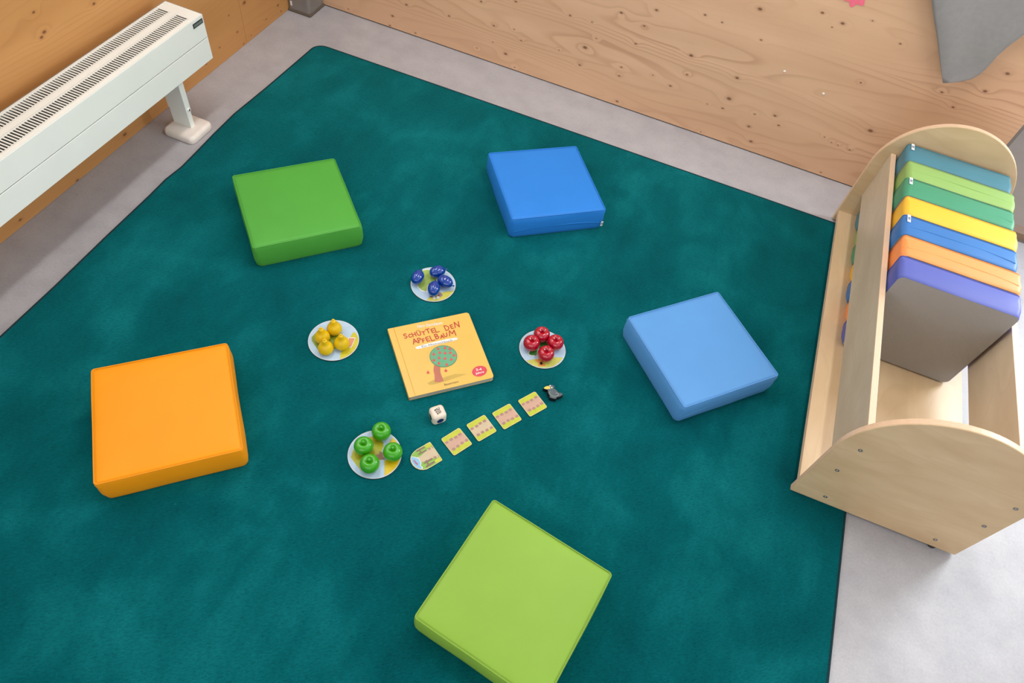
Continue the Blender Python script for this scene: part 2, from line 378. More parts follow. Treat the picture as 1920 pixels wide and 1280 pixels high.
def cushion_meshes(seed, zips):
    """cover, piping, base panel and zip flap of one seat cushion, origin at the centre of its base"""
    a = S/2; rng = random.Random(seed)
    off = Vector((rng.random()*50, rng.random()*50, rng.random()*50))
    def wob(p, amp):
        return Vector((noise.noise(p*9+off), noise.noise(p*9+off+Vector((7, 3, 1))), 0))*amp
    rings = []
    prof = [(a-0.0030, 0.0008), (a-0.0008, 0.004), (a+0.0005, 0.014), (a+0.003, 0.030), (a+0.0035, 0.047), (a+0.0025, 0.064), (a+0.0008, 0.080), (a-0.0012, HC-0.004), (a-0.0025, HC-0.0018)]
    N = 8
    def loop(aa, r, z, nsub=10, amp=0.0):
        base = rrect(aa, aa, r, N); L = []
        for i, p in enumerate(base):
            q = base[(i+1) % len(base)]; L.append(p)
            if i % (N+1) == N:
                for s in range(1, nsub): L.append(tuple(Vector(p).lerp(Vector(q), s/nsub)))
        o = []
        for p in L:
            v = Vector((p[0], p[1], z)); v += wob(v, amp); o.append(v)
        return o
    V, Fc = [], []
    for i, (aa, z) in enumerate(prof):
        V.append(loop(aa, 0.017 if z < 0.08 else 0.008, z, amp=0.0022 if 0 < i < len(prof)-2 else 0.0006))
    for fr, dz in ((0.990, -0.0016), (0.980, 0.0004), (0.960, 0.0014), (0.91, 0.0022), (0.78, 0.0032), (0.58, 0.0040), (0.34, 0.0044), (0.12, 0.0046)):
        V.append(loop((a-0.0025)*fr, 0.008*fr, HC-0.0022+dz, amp=0.0004))
    n = len(V[0]); verts = [v for L in V for v in L]; faces = []
    for k in range(len(V)-1):
        for i in range(n):
            j = (i+1) % n; faces.append((k*n+i, k*n+j, (k+1)*n+j, (k+1)*n+i))
    verts.append(Vector((0, 0, HC+0.0024))); c = len(verts)-1; k = (len(V)-1)*n
    faces += [(k+i, k+(i+1) % n, c) for i in range(n)]
    pip = [(v.x*1.006, v.y*1.006, HC-0.0014) for v in V[8]]
    bot = [v.copy() for v in V[0]]
    flap = []
    if zips:
        for i in range(15):
            t = i/14; x = -a+0.012+t*(2*a-0.024); z0 = 0.040-0.010*abs(2*t-1)**3
            flap.append((x, z0))
    return verts, faces, pip, bot, flap
def make_cushion(name, label, rgb, loc, rz, seed, zips=True, rot=None, group=None, tagpos=None):
    mt = leather('leather_'+name.replace('_', '')+str(seed), rgb)
    t = thing(name, label, 'cushion', loc, rz, group)
    if rot: t.rotation_euler = rot
    v, f, pip, bot, flap = cushion_meshes(seed, zips)
    mesh_obj('cover', v, f, mt, t, smooth=True)
    tube('piping', pip, 0.0014, mt, t, closed=True, n=6)
    mesh_obj('base_panel', [(p.x, p.y, p.z-0.0003) for p in bot], [tuple(range(len(bot)))[::-1]], M_base, t)
    if flap:
        y = -S/2-0.0028; V, F = [], []
        for x, z in flap: V += [(x, y+0.002, z+0.010), (x, y-0.0010, z+0.003), (x, y-0.0013, z), (x, y+0.0015, z-0.001)]
        for i in range(len(flap)-1):
            for k in range(3): F.append((i*4+k, i*4+k+1, i*4+5+k, i*4+4+k))
        mesh_obj('zip_flap', V, F, mt, t, smooth=True)
    if tagpos:
        x, z, w, h = tagpos
        g = box('tag', (x, x+w, -S/2-0.0062, -S/2-0.0052, z, z+h), M_tag, t)
        bm = bmesh.new()
        for i in range(4): add_box(bm, x+w*(0.14+i*0.2), x+w*(0.26+i*0.2), -S/2-0.0065, -S/2-0.0062, z+h*0.3, z+h*0.7)
        bm_obj('tag_print', bm, M_tagprint, g)
    return t
G1 = 'seat cushions laid out on the rug'
make_cushion('seat_cushion', 'mid green square seat cushion on the rug nearest the radiator', (74, 150, 56), (-1.141, 1.419, 0), 0.785, 1, False, group=G1)
make_cushion('seat_cushion', 'bright blue square seat cushion on the rug nearest the wooden back wall', (40, 119, 200), (-0.432, 1.934, 0), 0.644, 2, True, group=G1, tagpos=(0.1655, 0.018, 0.008, 0.022))
make_cushion('seat_cushion', 'golden orange square seat cushion at the left of the rug', (226, 141, 8), (-1.015, 0.593, 0), 0.723, 3, False, group=G1)
make_cushion('seat_cushion', 'pale blue square seat cushion on the rug beside the cushion cart', (84, 140, 196), (0.267, 1.467, 0), 0.790, 4, True, group=G1)
make_cushion('seat_cushion', 'lime green square seat cushion on the rug at the front edge of the picture', (130, 166, 60), (0.015, 0.527, 0), -0.160, 5, False, group=G1)

# ---------------------------------------------------------------- cushion cart
def birch(name, light, dark, axes):
    k = NT(name); P = k.sep(k.coord()); h, t, u = P[axes[0]], P[axes[1]], P[axes[2]]
    big = k.noise(k.comb(k.math('MULTIPLY', h, 2.2), k.math('MULTIPLY', t, 7.0), k.math('MULTIPLY', u, 2.0)), 1.0, 2, 0.5, 0.8)
    fr = k.math('FRACT', k.math('ADD', k.math('MULTIPLY', big, 9.0), k.math('MULTIPLY', t, 9.0)))
    ln = k.ramp(fr, [(0.0, (0,)*3), (0.55, (0.15,)*3), (0.9, (0.8,)*3), (1.0, (0,)*3)])
    cl = k.noise(k.comb(k.math('MULTIPLY', h, 3.0), k.math('MULTIPLY', t, 10.0), u), 1.0, 3)
    c = k.ramp(cl, [(0.3, s2l(dark)), (0.7, s2l(light))]); c = k.mix(k.math('MULTIPLY', ln, 0.45), c, s2l(dark))
    fb = k.noise(k.comb(k.math('MULTIPLY', h, 14.0), k.math('MULTIPLY', t, 500.0), k.math('MULTIPLY', u, 14.0)), 1.0, 2)
    c = k.mix(k.math('MULTIPLY', fb, 0.12), c, s2l(dark)); k.base(c)
    return k.done(0.38, 0.4)
def ply_edge(name, axis, pitch=0.0036):
    k = NT(name); P = k.sep(k.coord()); co = k.coord()
    s = k.math('FRACT', k.math('MULTIPLY', P[axis], 1.0/pitch))
    c = k.ramp(s, [(0.0, s2l((204, 166, 134))), (0.42, s2l((208, 170, 138))), (0.55, s2l((230, 202, 172))), (1.0, s2l((226, 198, 168)))])
    k.base(k.mix(k.math('MULTIPLY', k.noise(co, 60, 2), 0.2), c, s2l((160, 116, 84)))); return k.done(0.4, 0.4)
B_end = birch('birch_end', (214, 184, 146), (196, 164, 124), (0, 2, 1))
B_rail = birch('birch_rail', (206, 188, 162), (188, 168, 142), (1, 2, 0))
B_slab = birch('birch_slab', (208, 182, 146), (190, 160, 122), (1, 0, 2))
E_y = ply_edge('ply_edge_end', 2); E_rail = ply_edge('ply_edge_rail', 0); E_slab = ply_edge('ply_edge_slab', 2)
SH = Vector((0.8715, 1.156, 0.0)); SHR = 0.0100
cart = thing('cushion_cart', 'birch plywood cart with rounded ends holding a row of standing cushions', 'cart', SH, SHR)
arch = [(-0.2375, 0.0), (0.2375, 0.0)] + [(0.2375*math.cos(math.radians(a)), 0.274+0.2375*math.sin(math.radians(a))) for a in range(0, 181, 5)]
def end_panel(y0, bevel_side):
    o = prism('end_panel', arch, 0.0, 0.019, B_end, cart, mats=[B_end, E_y])
    # build flat then stand it up: local z -> -y
    me = o.data
    bm = bmesh.new(); bm.from_mesh(me)
    ed = [e for e in bm.edges if len(e.link_faces) == 2 and e.calc_face_angle(0) > 1.2]
    bmesh.ops.bevel(bm, geom=ed, offset=0.0025, segments=2, affect='EDGES', profile=0.5)
    bm.to_mesh(me); bm.free()
    o.rotation_euler = (PI/2, 0, 0); o.location = (0, y0+0.019, 0)
    return o
# (local coords of a standing panel: x, height, thickness -> grain axes are its own x / y)
B_end2 = birch('birch_end_panel', (214, 186, 148), (192, 160, 120), (0, 1, 2))
for y0 in (0.0, 1.246):
    o = end_panel(y0, 1); o.data.materials[0] = B_end2
def ply_board(name, x0, x1, y0, y1, z0, z1, mat, edge, thin):
    """board whose four narrow sides show the veneer layers"""
    bm = bmesh.new(); add_box(bm, x0, x1, y0, y1, z0, z1, bev=0.0012, seg=2)
    for f in bm.faces:
        n = f.normal; f.material_index = 0 if abs(n[thin]) > 0.9 else 1
    return bm_obj(name, bm, mat, cart, mats=[mat, edge])
ply_board('base_board', -0.2335, 0.2335, 0.0192, 1.2458, 0.030, 0.048, B_slab, E_slab, 2)
RX0, RX1 = -0.1945, -0.1765
ply_board('side_rail', RX0, RX1, 0.0192, 1.2458, 0.142, 0.341, B_rail, E_rail, 0)
ply_board('side_rail', 0.191, 0.209, 0.0192, 1.2458, 0.142, 0.341, B_rail, E_rail, 0)
M_screw = plain('screw_steel', (120, 122, 122), 0.3, 0.6, Metallic=0.6)
for x, z in ((-0.1855, 0.295), (-0.1865, 0.177), (-0.150, 0.036), (0.160, 0.039), (0.200, 0.183), (0.2005, 0.300)):
    o = lathe('screw', [(0, -0.0004), (0.0022, -0.0004), (0.0026, 0.0010), (0.0055, 0.0013), (0.0058, -0.001)][::-1], M_screw, cart, 16)
    o.rotation_euler = (PI/2, 0, 0); o.location = (x, 0.0, z)
M_glide = plain('black_glide', (24, 22, 22), 0.6)
for x, y in ((0.175, 0.010), (0.175, 1.255)):
    o = lathe('glide', [(0, ZF), (0.012, ZF), (0.013, ZF+0.004), (0.013, 0.0), (0, 0.0)], M_glide, cart, 16); o.location = (x, y, 0)
row = [('periwinkle blue', 'nearest the front, its grey base showing', (84, 92, 162), None), ('orange', 'between periwinkle and blue cushions', (238, 144, 82), None), ('blue', 'with a white tag between orange and yellow cushions', (58, 110, 170), 1),
       ('yellow', 'between blue and green cushions', (230, 178, 60), None), ('emerald green', 'with a white tag between yellow and lime cushions', (72, 140, 106), 1), ('lime', 'between green and teal cushions', (138, 170, 96), None),
       ('teal blue', 'with a white tag at the far end panel', (74, 121, 134), 1)]
names = ['periwinkle', 'orange', 'blue', 'yellow', 'green', 'lime', 'teal']
yc = 0.563
for i, (cn, wh, rgb, tg) in enumerate(row):
    lx = 0.0075 + (0.003 if i % 2 else -0.002)
    P = Matrix.Rotation(SHR, 3, 'Z') @ Vector((lx, yc+i*0.0968, 0)) + SH
    o = make_cushion('standing_cushion', '%s cushion standing in the cart, %s' % (cn, wh), rgb, (P.x, P.y, 0.048+S/2+0.0040), 0, 20+i, i in (2, 4, 5, 1), rot=(-PI/2, 0, SHR), group='cushions standing in the cart',
                     tagpos=(-0.1655, 0.051, 0.010, 0.034) if tg else None)

# ---------------------------------------------------------------- radiator
M_rad = plain('radiator_white', (230, 233, 227), 0.35, 0.45, var=0.02, scale=5)
M_dark = plain('radiator_inside', (40, 40, 40), 0.7)
M_foot = plain('foot_plastic', (226, 216, 206), 0.45, 0.4)
rx0, rx1, ry1, rzt, rzb, ry0 = -1.838, -1.690, 1.788, 0.390, 0.224, -0.45
rad = thing('radiator', 'long low white convector radiator with slotted top along the left wall', 'radiator', (-1.764, 1.63, ZF))
def rp(name, ext, mat, bev=0.0, par=rad, **k):
    e = [ext[0]+1.764, ext[1]+1.764, ext[2]-1.63, ext[3]-1.63, ext[4]-ZF, ext[5]-ZF]
    return box(name, e, mat, par, bev, **k)
rp('front_panel', (rx1-0.004, rx1, ry0, ry1, 0.3075, rzt-0.001), M_rad, 0.0012)
rp('front_panel', (rx1-0.004, rx1, ry0, ry1, rzb, 0.3050), M_rad, 0.0012)
rp('back_panel', (rx0, rx0+0.004, ry0, ry1, rzb, rzt), M_rad, 0.001)
rp('end_cap', (rx0, rx1-0.0005, ry1-0.003, ry1+0.0005, rzb, rzt), M_rad, 0.001)
rp('end_cap', (rx0, rx1-0.0005, ry0, ry0+0.004, rzb, rzt), M_rad, 0.001)
rp('core', (rx0+0.006, rx1-0.006, ry0+0.006, ry1-0.006, rzb+0.01, rzt-0.035), M_dark)
bm = bmesh.new(); e = 0.003
rows = ((-1.826, -1.785), (-1.754, -1.711))
yr1 = 1.738
xs = [rx0+0.0005, rows[0][0], rows[0][1], rows[1][0], rows[1][1], rx1-0.0005]
for i in (0, 2, 4): add_box(bm, xs[i]+1.764, xs[i+1]+1.764, ry0-1.63, ry1-1.63, rzt-e-ZF, rzt-ZF)
for r in rows:
    add_box(bm, r[0]+1.764, r[1]+1.764, yr1-1.63, ry1-1.63, rzt-e-ZF, rzt-ZF); add_box(bm, r[0]+1.764, r[1]+1.764, ry0-1.63, ry0+0.04-1.63, rzt-e-ZF, rzt-ZF)
bm_obj('top_grille', bm, M_rad, rad)
bm = bmesh.new(); y = yr1-0.0065; q = 0
while y > ry0+0.05:
    for r in rows: add_box(bm, r[0]+1.764, r[1]+1.764, y-0.0040-1.63, y-1.63, rzt-e-0.0006-ZF, rzt-0.0004-ZF)
    y -= 0.0103
sl = bm_obj('grille_slats', bm, M_rad, rad); sl['kind'] = 'stuff'
bm = bmesh.new(); y = yr1-0.004
while y > ry0+0.05:
    add_box(bm, rx0+0.012+1.764, rx1-0.012+1.764, y-0.0008-1.63, y-1.63, rzt-0.034-ZF, rzt-0.010-ZF); y -= 0.0061
fi = bm_obj('heating_fins', bm, plain('fin_metal', (120, 122, 122), 0.4), rad); fi['kind'] = 'stuff'
for xx in (rows[0][0]-0.004, rows[1][1]+0.0035, rows[0][1]+0.004, rows[1][0]-0.004):   # fold lines pressed beside the slots
    rp('fold_line', (xx-0.0004, xx+0.0004, ry0+0.02, 1.742, rzt-0.0004, rzt+0.0002), plain('fold_grey', (170, 170, 165), 0.5))
bd = rp('badge', (rx1, rx1+0.0012, 1.732, 1.782, 0.362, 0.378), plain('badge_black', (22, 26, 24), 0.4))
bp = rp('badge_plate', (rx1+0.0012, rx1+0.0016, 1.7345, 1.7795, 0.3642, 0.3758), plain('badge_grey', (82, 92, 90), 0.35), par=bd)
bm = bmesh.new()   # worn, unreadable raised marks on the badge
for i in range(6): add_box(bm, rx1+0.0016+1.764, rx1+0.0018+1.764, 1.7385+i*0.0065-1.63, 1.7415+i*0.0065-1.63, 0.3672-ZF, 0.3728-ZF)
bm_obj('badge_marks', bm, plain('badge_mark', (132, 142, 138), 0.4), bd)['kind'] = 'stuff'
vent = lathe('vent_valve', [(0.0, 0.006), (0.004, 0.0055), (0.0055, 0.003), (0.0055, 0.0)][::-1], M_rad, rad, 14); vent.location = (rx0+0.05+1.764, ry1-1.63+0.0, rzt-0.012-ZF); vent.rotation_euler = (-PI/2, 0, 0)
# leg with foot
rp('leg_sleeve', (-1.793, -1.714, 1.618, 1.642, 0.085, rzb+0.005), M_rad, 0.0015)
rp('leg_core', (-1.791, -1.716, 1.620, 1.640, 0.018, 0.090), M_rad, 0.001)
lc = lathe('leg_clip', [(0, 0.005), (0.005, 0.0045), (0.0065, 0.002), (0.007, 0)][::-1], M_rad, rad, 16); lc.location = (-1.714+1.764, 1.630-1.63, 0.096-ZF); lc.rotation_euler = (0, PI/2, 0)
lsx = lathe('leg_screw', [(0, 0.0062), (0.0032, 0.006), (0.0035, 0.004)][::-1], plain('black_screw', (30, 30, 30), 0.4), lc, 12)
V, Fq = [], []; nr = 0
for ins_, zz in ((0.002, 0.0), (0.0, 0.004), (0.0, 0.016), (0.0012, 0.0205), (0.0040, 0.0245), (0.0080, 0.0272), (0.0130, 0.0282)):
    L = rrect(0.065-ins_, 0.062-ins_, 0.020-ins_*0.9, 7); n_ = len(L); V += [(p[0]+0.024, p[1]-0.002, zz) for p in L]
    if nr: Fq += [((nr-1)*n_+i, (nr-1)*n_+(i+1) % n_, nr*n_+(i+1) % n_, nr*n_+i) for i in range(n_)]
    nr += 1
Fq += [tuple(range((nr-1)*n_, nr*n_)), tuple(range(n_))[::-1]]
mesh_obj('foot', V, Fq, M_foot, rad, smooth=True)

# ---------------------------------------------------------------- hanging cloth and paper flower on the back wall
def cloth_mat():
    k = NT('grey_cloth'); co = k.coord(); X, Y, Z = k.sep(co)
    w = k.math('MULTIPLY', k.math('SINE', k.math('MULTIPLY', X, 1800.0)), k.math('SINE', k.math('MULTIPLY', Z, 1800.0)))
    n = k.noise(co, 60, 3)
    c = k.ramp(n, [(0.3, s2l((140, 137, 135))), (0.7, s2l((146, 142, 140)))])
    k.base(c); k.bump(k.math('ADD', w, k.noise(co, 700, 2)), 0.10, 0.0005); return k.done(0.9, 0.1)
YC = 2.600
Lp = [(p.x, p.z) for p in (at(1768, 155, YC, 1), at(1764, 128, YC, 1), at(1757, 70, YC, 1), at(1747, 0, YC, 1))]; Lp += [(Lp[-1][0]-0.23, Lp[-1][1]+0.32), (Lp[-1][0]-0.36, Lp[-1][1]+0.60)]
Rp = [(p.x, p.z) for p in (at(1772, 155.5, YC, 1), at(1800, 152, YC, 1), at(1825, 145, YC, 1), at(1848, 127, YC, 1), at(1870, 101, YC, 1), at(1893, 80, YC, 1), at(1919, 60, YC, 1))]; Rp += [(Rp[-1][0]+0.07, Rp[-1][1]+0.2), (Rp[-1][0]+0.14, Rp[-1][1]+0.5), (Rp[-1][0]+0.18, Rp[-1][1]+0.7)]
def resample(L, n):
    P = spline([(a, b, 0) for a, b in L], 8); ds = [0]
    for a, b in zip(P, P[1:]): ds.append(ds[-1]+(Vector(b)-Vector(a)).length)
    o = []
    for i in range(n):
        t = ds[-1]*i/(n-1); j = max(k for k in range(len(ds)) if ds[k] <= t+1e-9); j = min(j, len(P)-2)
        o.append(Vector(P[j]).lerp(Vector(P[j+1]), (t-ds[j])/max(1e-9, ds[j+1]-ds[j])))
    return o
A, B = resample(Lp, 40), resample(Rp, 40); V, Fq = [], []; nu = 24
for i in range(40):
    for j in range(nu+1):
        u = j/nu; p = A[i].lerp(B[i], u)
        dep = 0.012*math.sin(u*7.5+i*0.06)*min(1, i/14)+0.010*(u**2)*min(1, i/10)
        V.append((p.x, YC-dep, p.y))
for i in range(39):
    for j in range(nu): k = i*(nu+1)+j; Fq.append((k, k+1, k+nu+2, k+nu+1))
cl = mesh_obj('hanging_cloth', V, Fq, cloth_mat(), None, smooth=True)
sm = cl.modifiers.new('thickness', 'SOLIDIFY'); sm.thickness = 0.0025; sm.offset = 0
tag(cl, 'grey fabric drape hanging in a point before the wooden back wall', 'cloth')
fc = at(1596, 12, YB, 1)+Vector((0, 0, 0.041)); pts = []
for i in range(72):
    t = 2*PI*i/72; r = 0.037*(1+0.16*math.cos(7*t-PI/2*7+PI)); pts.append((r*math.cos(t), r*math.sin(t)))
pf = prism('paper_flower', pts, 0.0, 0.0012, plain('pink_paper', (238, 112, 132), 0.8, 0.2, var=0.06, scale=60)); pf.location = (fc.x, YB-0.0002, fc.z); pf.rotation_euler = (PI/2, 0, 0)
tag(pf, 'pink paper flower stuck on the wooden back wall', 'paper flower')

# ---------------------------------------------------------------- game: round cards with wooden fruit
DIM = 0.72      # game pieces: reflectances read off a bright photo
ZD = 0.0035; RD = 0.0745
P_sky = plain('print_sky', (190, 216, 238), 0.45, 0.4, scale=40); P_white = plain('print_white', (240, 242, 240), 0.45, 0.4)
P_edge = plain('card_edge', (32, 40, 40), 0.7); P_orange = plain('print_orange', (236, 150, 70), 0.45); P_black = plain('print_black', (24, 24, 26), 0.5)
P_dark = plain('print_maroon', (110, 30, 30), 0.5); P_mauve = plain('print_mauve', (166, 142, 140), 0.5); P_salmon = plain('print_salmon', (226, 150, 112), 0.5); P_brown = plain('print_brown', (160, 112, 74), 0.5)
def disc(label, cx, cy, prints, R=RD):
    t = thing('orchard_card', label, 'game card', (cx, cy, 0.0), 0, 'round orchard cards on the rug')
    prism('board', circle(0, 0, R, 64), 0.0002, ZD-0.0006, P_edge, t)
    prism('face', circle(0, 0, R-0.0008, 64), ZD-0.0006, ZD, P_white, t)
    flat('sky_print', [circle(0, 0, R-0.0022, 64)], ZD+0.0002, P_sky, t)
    for k, (nm, mt, pts) in enumerate(prints):
        q = []
        for px, py in pts:
            P = at(px, py, ZD); x, y = P.x-cx, P.y-cy; r = math.hypot(x, y)
            if r > R-0.0030: x, y = x*(R-0.0030)/r, y*(R-0.0030)/r
            q.append((x, y))
        flat(nm, [q], ZD+0.0004+0.0002*k, mt, t)
    return t
def zp(x0, y0, s, L): return [(x0+a*s, y0+b*s) for a, b in L]
def arc_px(cx, cy, a0, a1, rx, ry, n=9): return [(cx+rx*math.cos(math.radians(a0+(a1-a0)*i/(n-1))), cy+ry*math.sin(math.radians(a0+(a1-a0)*i/(n-1)))) for i in range(n)]
def pm(name, c): return plain(name, c, 0.45, 0.4, var=0.12, scale=50)
z2 = lambda L: zp(750, 480, 0.078125, L); z3 = lambda L: zp(560, 580, 0.08592, L); z4 = lambda L: zp(960, 600, 0.078125, L); z5 = lambda L: zp(640, 780, 0.109375, L)
disc('round picture card carrying four blue plums', -0.6096, 1.3712, [
    ('crown_outline_print', P_white, z2([(480,335),(640,310),(800,320),(930,480),(880,620),(760,640),(690,710),(655,875),(500,835),(410,730),(430,540)])),
    ('crown_print', pm('crown_lightgreen', (168, 200, 96)), z2([(505,355),(640,332),(780,335),(900,480),(860,600),(745,615),(665,700),(632,850),(510,810),(432,725),(455,550)])),
    ('meadow_print', pm('meadow_yellow', (214, 206, 84)), z2([(640,1045),(690,1000),(830,975),(1000,875),(1130,850),(1260,842)])+z2(arc_px(790, 680, 14, 108, 540, 430, 12))),
    ('basket_print', P_mauve, z2([(950,860),(1035,940),(965,990),(910,930)])),
    ('basket_print', P_dark, z2([(715,965),(860,985),(935,925),(945,950),(890,1000),(720,990)])),
    ('sheep_print', P_white, z2(circle(820, 1012, 38, 14))), ('sheep_print', P_white, z2(circle(912, 1000, 38, 14)))])
disc('round picture card carrying four yellow pears', -0.7805, 1.0307, [
    ('crown_print', pm('crown_olive', (150, 168, 40)), z3([(430,450),(280,605),(290,690),(420,885),(600,900),(760,880),(860,820),(930,520),(700,470)])),
    ('meadow_print', pm('meadow_mustard', (214, 200, 36)), z3([(905,1115),(930,920),(1090,840),(1130,590),(1200,490)])+z3(arc_px(755, 730, -28, 68, 560, 440, 14))),
    ('shed_outline_print', P_white, z3([(1080,610),(1245,615),(1155,838),(1070,815)])),
    ('shed_print', P_salmon, z3([(1095,625),(1228,630),(1145,822),(1085,805)]))], 0.0765)
disc('round picture card carrying four red apples', -0.1904, 1.2912, [
    ('crown_outline_print', P_white, z4([(370,800),(430,865),(600,870),(650,700),(880,640),(860,470),(680,430),(560,560)])),
    ('crown_print', pm('crown_green', (70, 150, 62)), z4([(400,800),(440,842),(580,850),(625,690),(850,630),(835,490),(700,450),(580,570)])),
    ('meadow_print', pm('meadow_lime', (206, 206, 96)), z4([(330,985),(480,945),(600,935),(800,900),(1020,890),(1250,905)])+z4(arc_px(725, 720, 24, 138, 540, 440, 16))),
    ('dog_house_print', P_orange, z4([(540,960),(640,930),(720,1010),(800,1065),(795,1105),(612,1110),(640,1040)])),
    ('doorway_print', P_black, z4(circle(700, 1040, 36, 14)))])
disc('round picture card carrying four green apples', -0.4859, 0.7462, [
    ('crown_print', pm('crown_yellow_olive', (190, 188, 24)), z5([(210,560),(430,370),(540,345),(720,450),(722,520),(690,600),(700,745),(600,770),(470,860),(330,925),(250,830),(160,705)])),
    ('meadow_print', pm('meadow_gold', (232, 196, 10)), z5([(738,755),(900,745),(1015,735)])+z5(arc_px(565, 670, 15, 66, 460, 410, 10))),
    ('meadow_print', pm('meadow_gold', (232, 196, 10)), z5([(825,455),(878,372)])+z5(arc_px(565, 670, -45, -27, 460, 410, 5))+z5([(900,500)])),
    ('trunk_print', P_brown, z5([(650,600),(705,625),(718,690),(748,745),(650,742),(585,665),(655,650)]))], 0.0742)

def apple(label, x, y, r, mat, grp, rz):
    k = r/0.027
    prof = spline([(0.0, 0.0015), (0.009, 0.0002), (0.017, 0.0022), (0.0245, 0.011), (0.027, 0.0215), (0.0255, 0.032), (0.0205, 0.0400), (0.0150, 0.0432), (0.0110, 0.0430), (0.0070, 0.0405), (0.0040, 0.0388), (0.0, 0.0384)], 4)
    t = thing('wooden_apple', label, 'toy apple', (x, y, ZD+0.001), rz, grp)
    lathe('body', [(max(0, a*k), max(0, b*k)) for a, b in prof], mat, t, 36)
    lathe('stem', [(0.0036, 0.0370), (0.0038, 0.0440), (0.0046, 0.0474), (0.0042, 0.0502), (0.0024, 0.0516), (0.0, 0.0518)], mat, t, 14)
    return t
def glossy(name, c, rough=0.12): return plain(name, c, rough, 0.5, var=0.03, scale=60, **{'Coat Weight': 0.6, 'Coat Roughness': 0.06})
M_red = glossy('red_lacquer', (190, 2, 40)); M_grn = plain('green_lacquer', (66, 172, 18), 0.28, 0.45, var=0.03, scale=60, **{'Coat Weight': 0.25, 'Coat Roughness': 0.15}); M_yel = plain('yellow_lacquer', (248, 204, 0), 0.4, 0.45, var=0.03); M_blu = glossy('blue_lacquer', (0, 62, 160), 0.15)
for lb, px, py in (('red wooden apple at the back, farthest from the crow piece', 1015.5, 628), ('red wooden apple at the left of its round card', 996.5, 644), ('red wooden apple at the right of its round card', 1041, 643), ('red wooden apple at the front of its round card', 1023.5, 664)):
    P = at(px, py, 0.024); apple(lb, P.x, P.y, 0.0262, M_red, 'red apples', random.random()*6)
for lb, px, py in (('green wooden apple at the back of its round card', 715, 809.5), ('green wooden apple at the left of its round card', 682, 837), ('green wooden apple at the right of its round card, nearest the bridge card', 736.5, 848), ('green wooden apple at the front of its round card', 693, 870)):
    P = at(px, py, 0.024); apple(lb, P.x, P.y, 0.0268, M_grn, 'green apples', random.random()*6)
pear_prof = spline([(0.0, 0.0004), (0.010, 0.0), (0.0165, 0.002), (0.0222, 0.011), (0.0226, 0.020), (0.0182, 0.0315), (0.0118, 0.0405), (0.0088, 0.0480), (0.0076, 0.0540), (0.0052, 0.0575), (0.0, 0.0588)], 4)
for lb, px, py in (('yellow wooden pear at the back of its round card', 627, 617), ('yellow wooden pear at the left of its round card', 604.5, 632.5), ('yellow wooden pear at the front of its round card', 611, 653.5), ('yellow wooden pear at the right of its round card', 641, 644.5)):
    P = at(px, py, 0.018); t = thing('wooden_pear', lb, 'toy pear', (P.x, P.y, ZD+0.001), random.random()*6, 'yellow pears')
    lathe('body', [(max(0, a), max(0, b)) for a, b in pear_prof], M_yel, t, 32)
    lathe('stem', [(0.0028, 0.0570), (0.0032, 0.0615), (0.0026, 0.0632), (0.0, 0.0636)], M_yel, t, 12)
plum_prof = spline([(0.0, -0.0275), (0.007, -0.0265), (0.0145, -0.0215), (0.0200, -0.011), (0.0215, 0.0), (0.0203, 0.0105), (0.0155, 0.0200), (0.0085, 0.0262), (0.0040, 0.0282), (0.0, 0.0285)], 4)
for lb, cpx, spx in (('blue wooden plum at the left rim of its round card', (783, 520.5), (790.3, 507.5)), ('blue wooden plum at the back of its round card', (820, 510.5), (836.5, 506.0)), ('blue wooden plum at the right rim of its round card, stem outward', (834.3, 529), (849.5, 536.5)), ('blue wooden plum at the front of its round card', (813.5, 542), (816.5, 528.0))):
    C = at(cpx[0], cpx[1], 0.0225); Q = at(spx[0], spx[1], 0.0225); d = (Q-C); d.z = 0
    t = thing('wooden_plum', lb, 'toy plum', (C.x, C.y, ZD+0.001), math.atan2(d.y, d.x), 'blue plums')
    o = lathe('body', [(max(0, a), b) for a, b in [(u_*0.95, w_*0.97) for u_, w_ in plum_prof]], M_blu, t, 32); o.rotation_euler = (0, PI/2, 0); o.location = (0, 0, 0.0215)
    s = lathe('stem', [(0.0030, 0.0270), (0.0028, 0.0325), (0.0030, 0.0345), (0.0, 0.0350)], M_blu, t, 12); s.rotation_euler = (0, PI/2, 0); s.location = (0, 0, 0.0215)

# ---------------------------------------------------------------- game: path cards
zc = lambda a, b: (560+a*0.328076, 480+b*0.328076)
P_lime = plain('print_lime', (202, 208, 58), 0.5, 0.4, var=0.08, scale=60); P_path = [plain('print_path_pink', (214, 172, 148), 0.5, 0.4), plain('print_path_beige', (216, 194, 160), 0.5, 0.4)]
P_stone = plain('print_stone', (182, 138, 124), 0.5, 0.4); P_cream = plain('print_cream', (232, 226, 170), 0.5, 0.4)
ZK = 0.0030
cards = [([(813,1045),(920,978),(993,1073),(885,1142)], 0, 'second path card, the one next to the bridge card'), ([(958,967),(1065,903),(1132,1000),(1025,1058)], 1, 'beige path card, third in the row of cards'),
         ([(1103,900),(1210,838),(1275,935),(1172,990)], 0, 'pink path card, second from the crow piece'), ([(1252,828),(1357,770),(1420,862),(1317,918)], 0, 'pink path card right beside the crow piece')]
CW = 0.0655
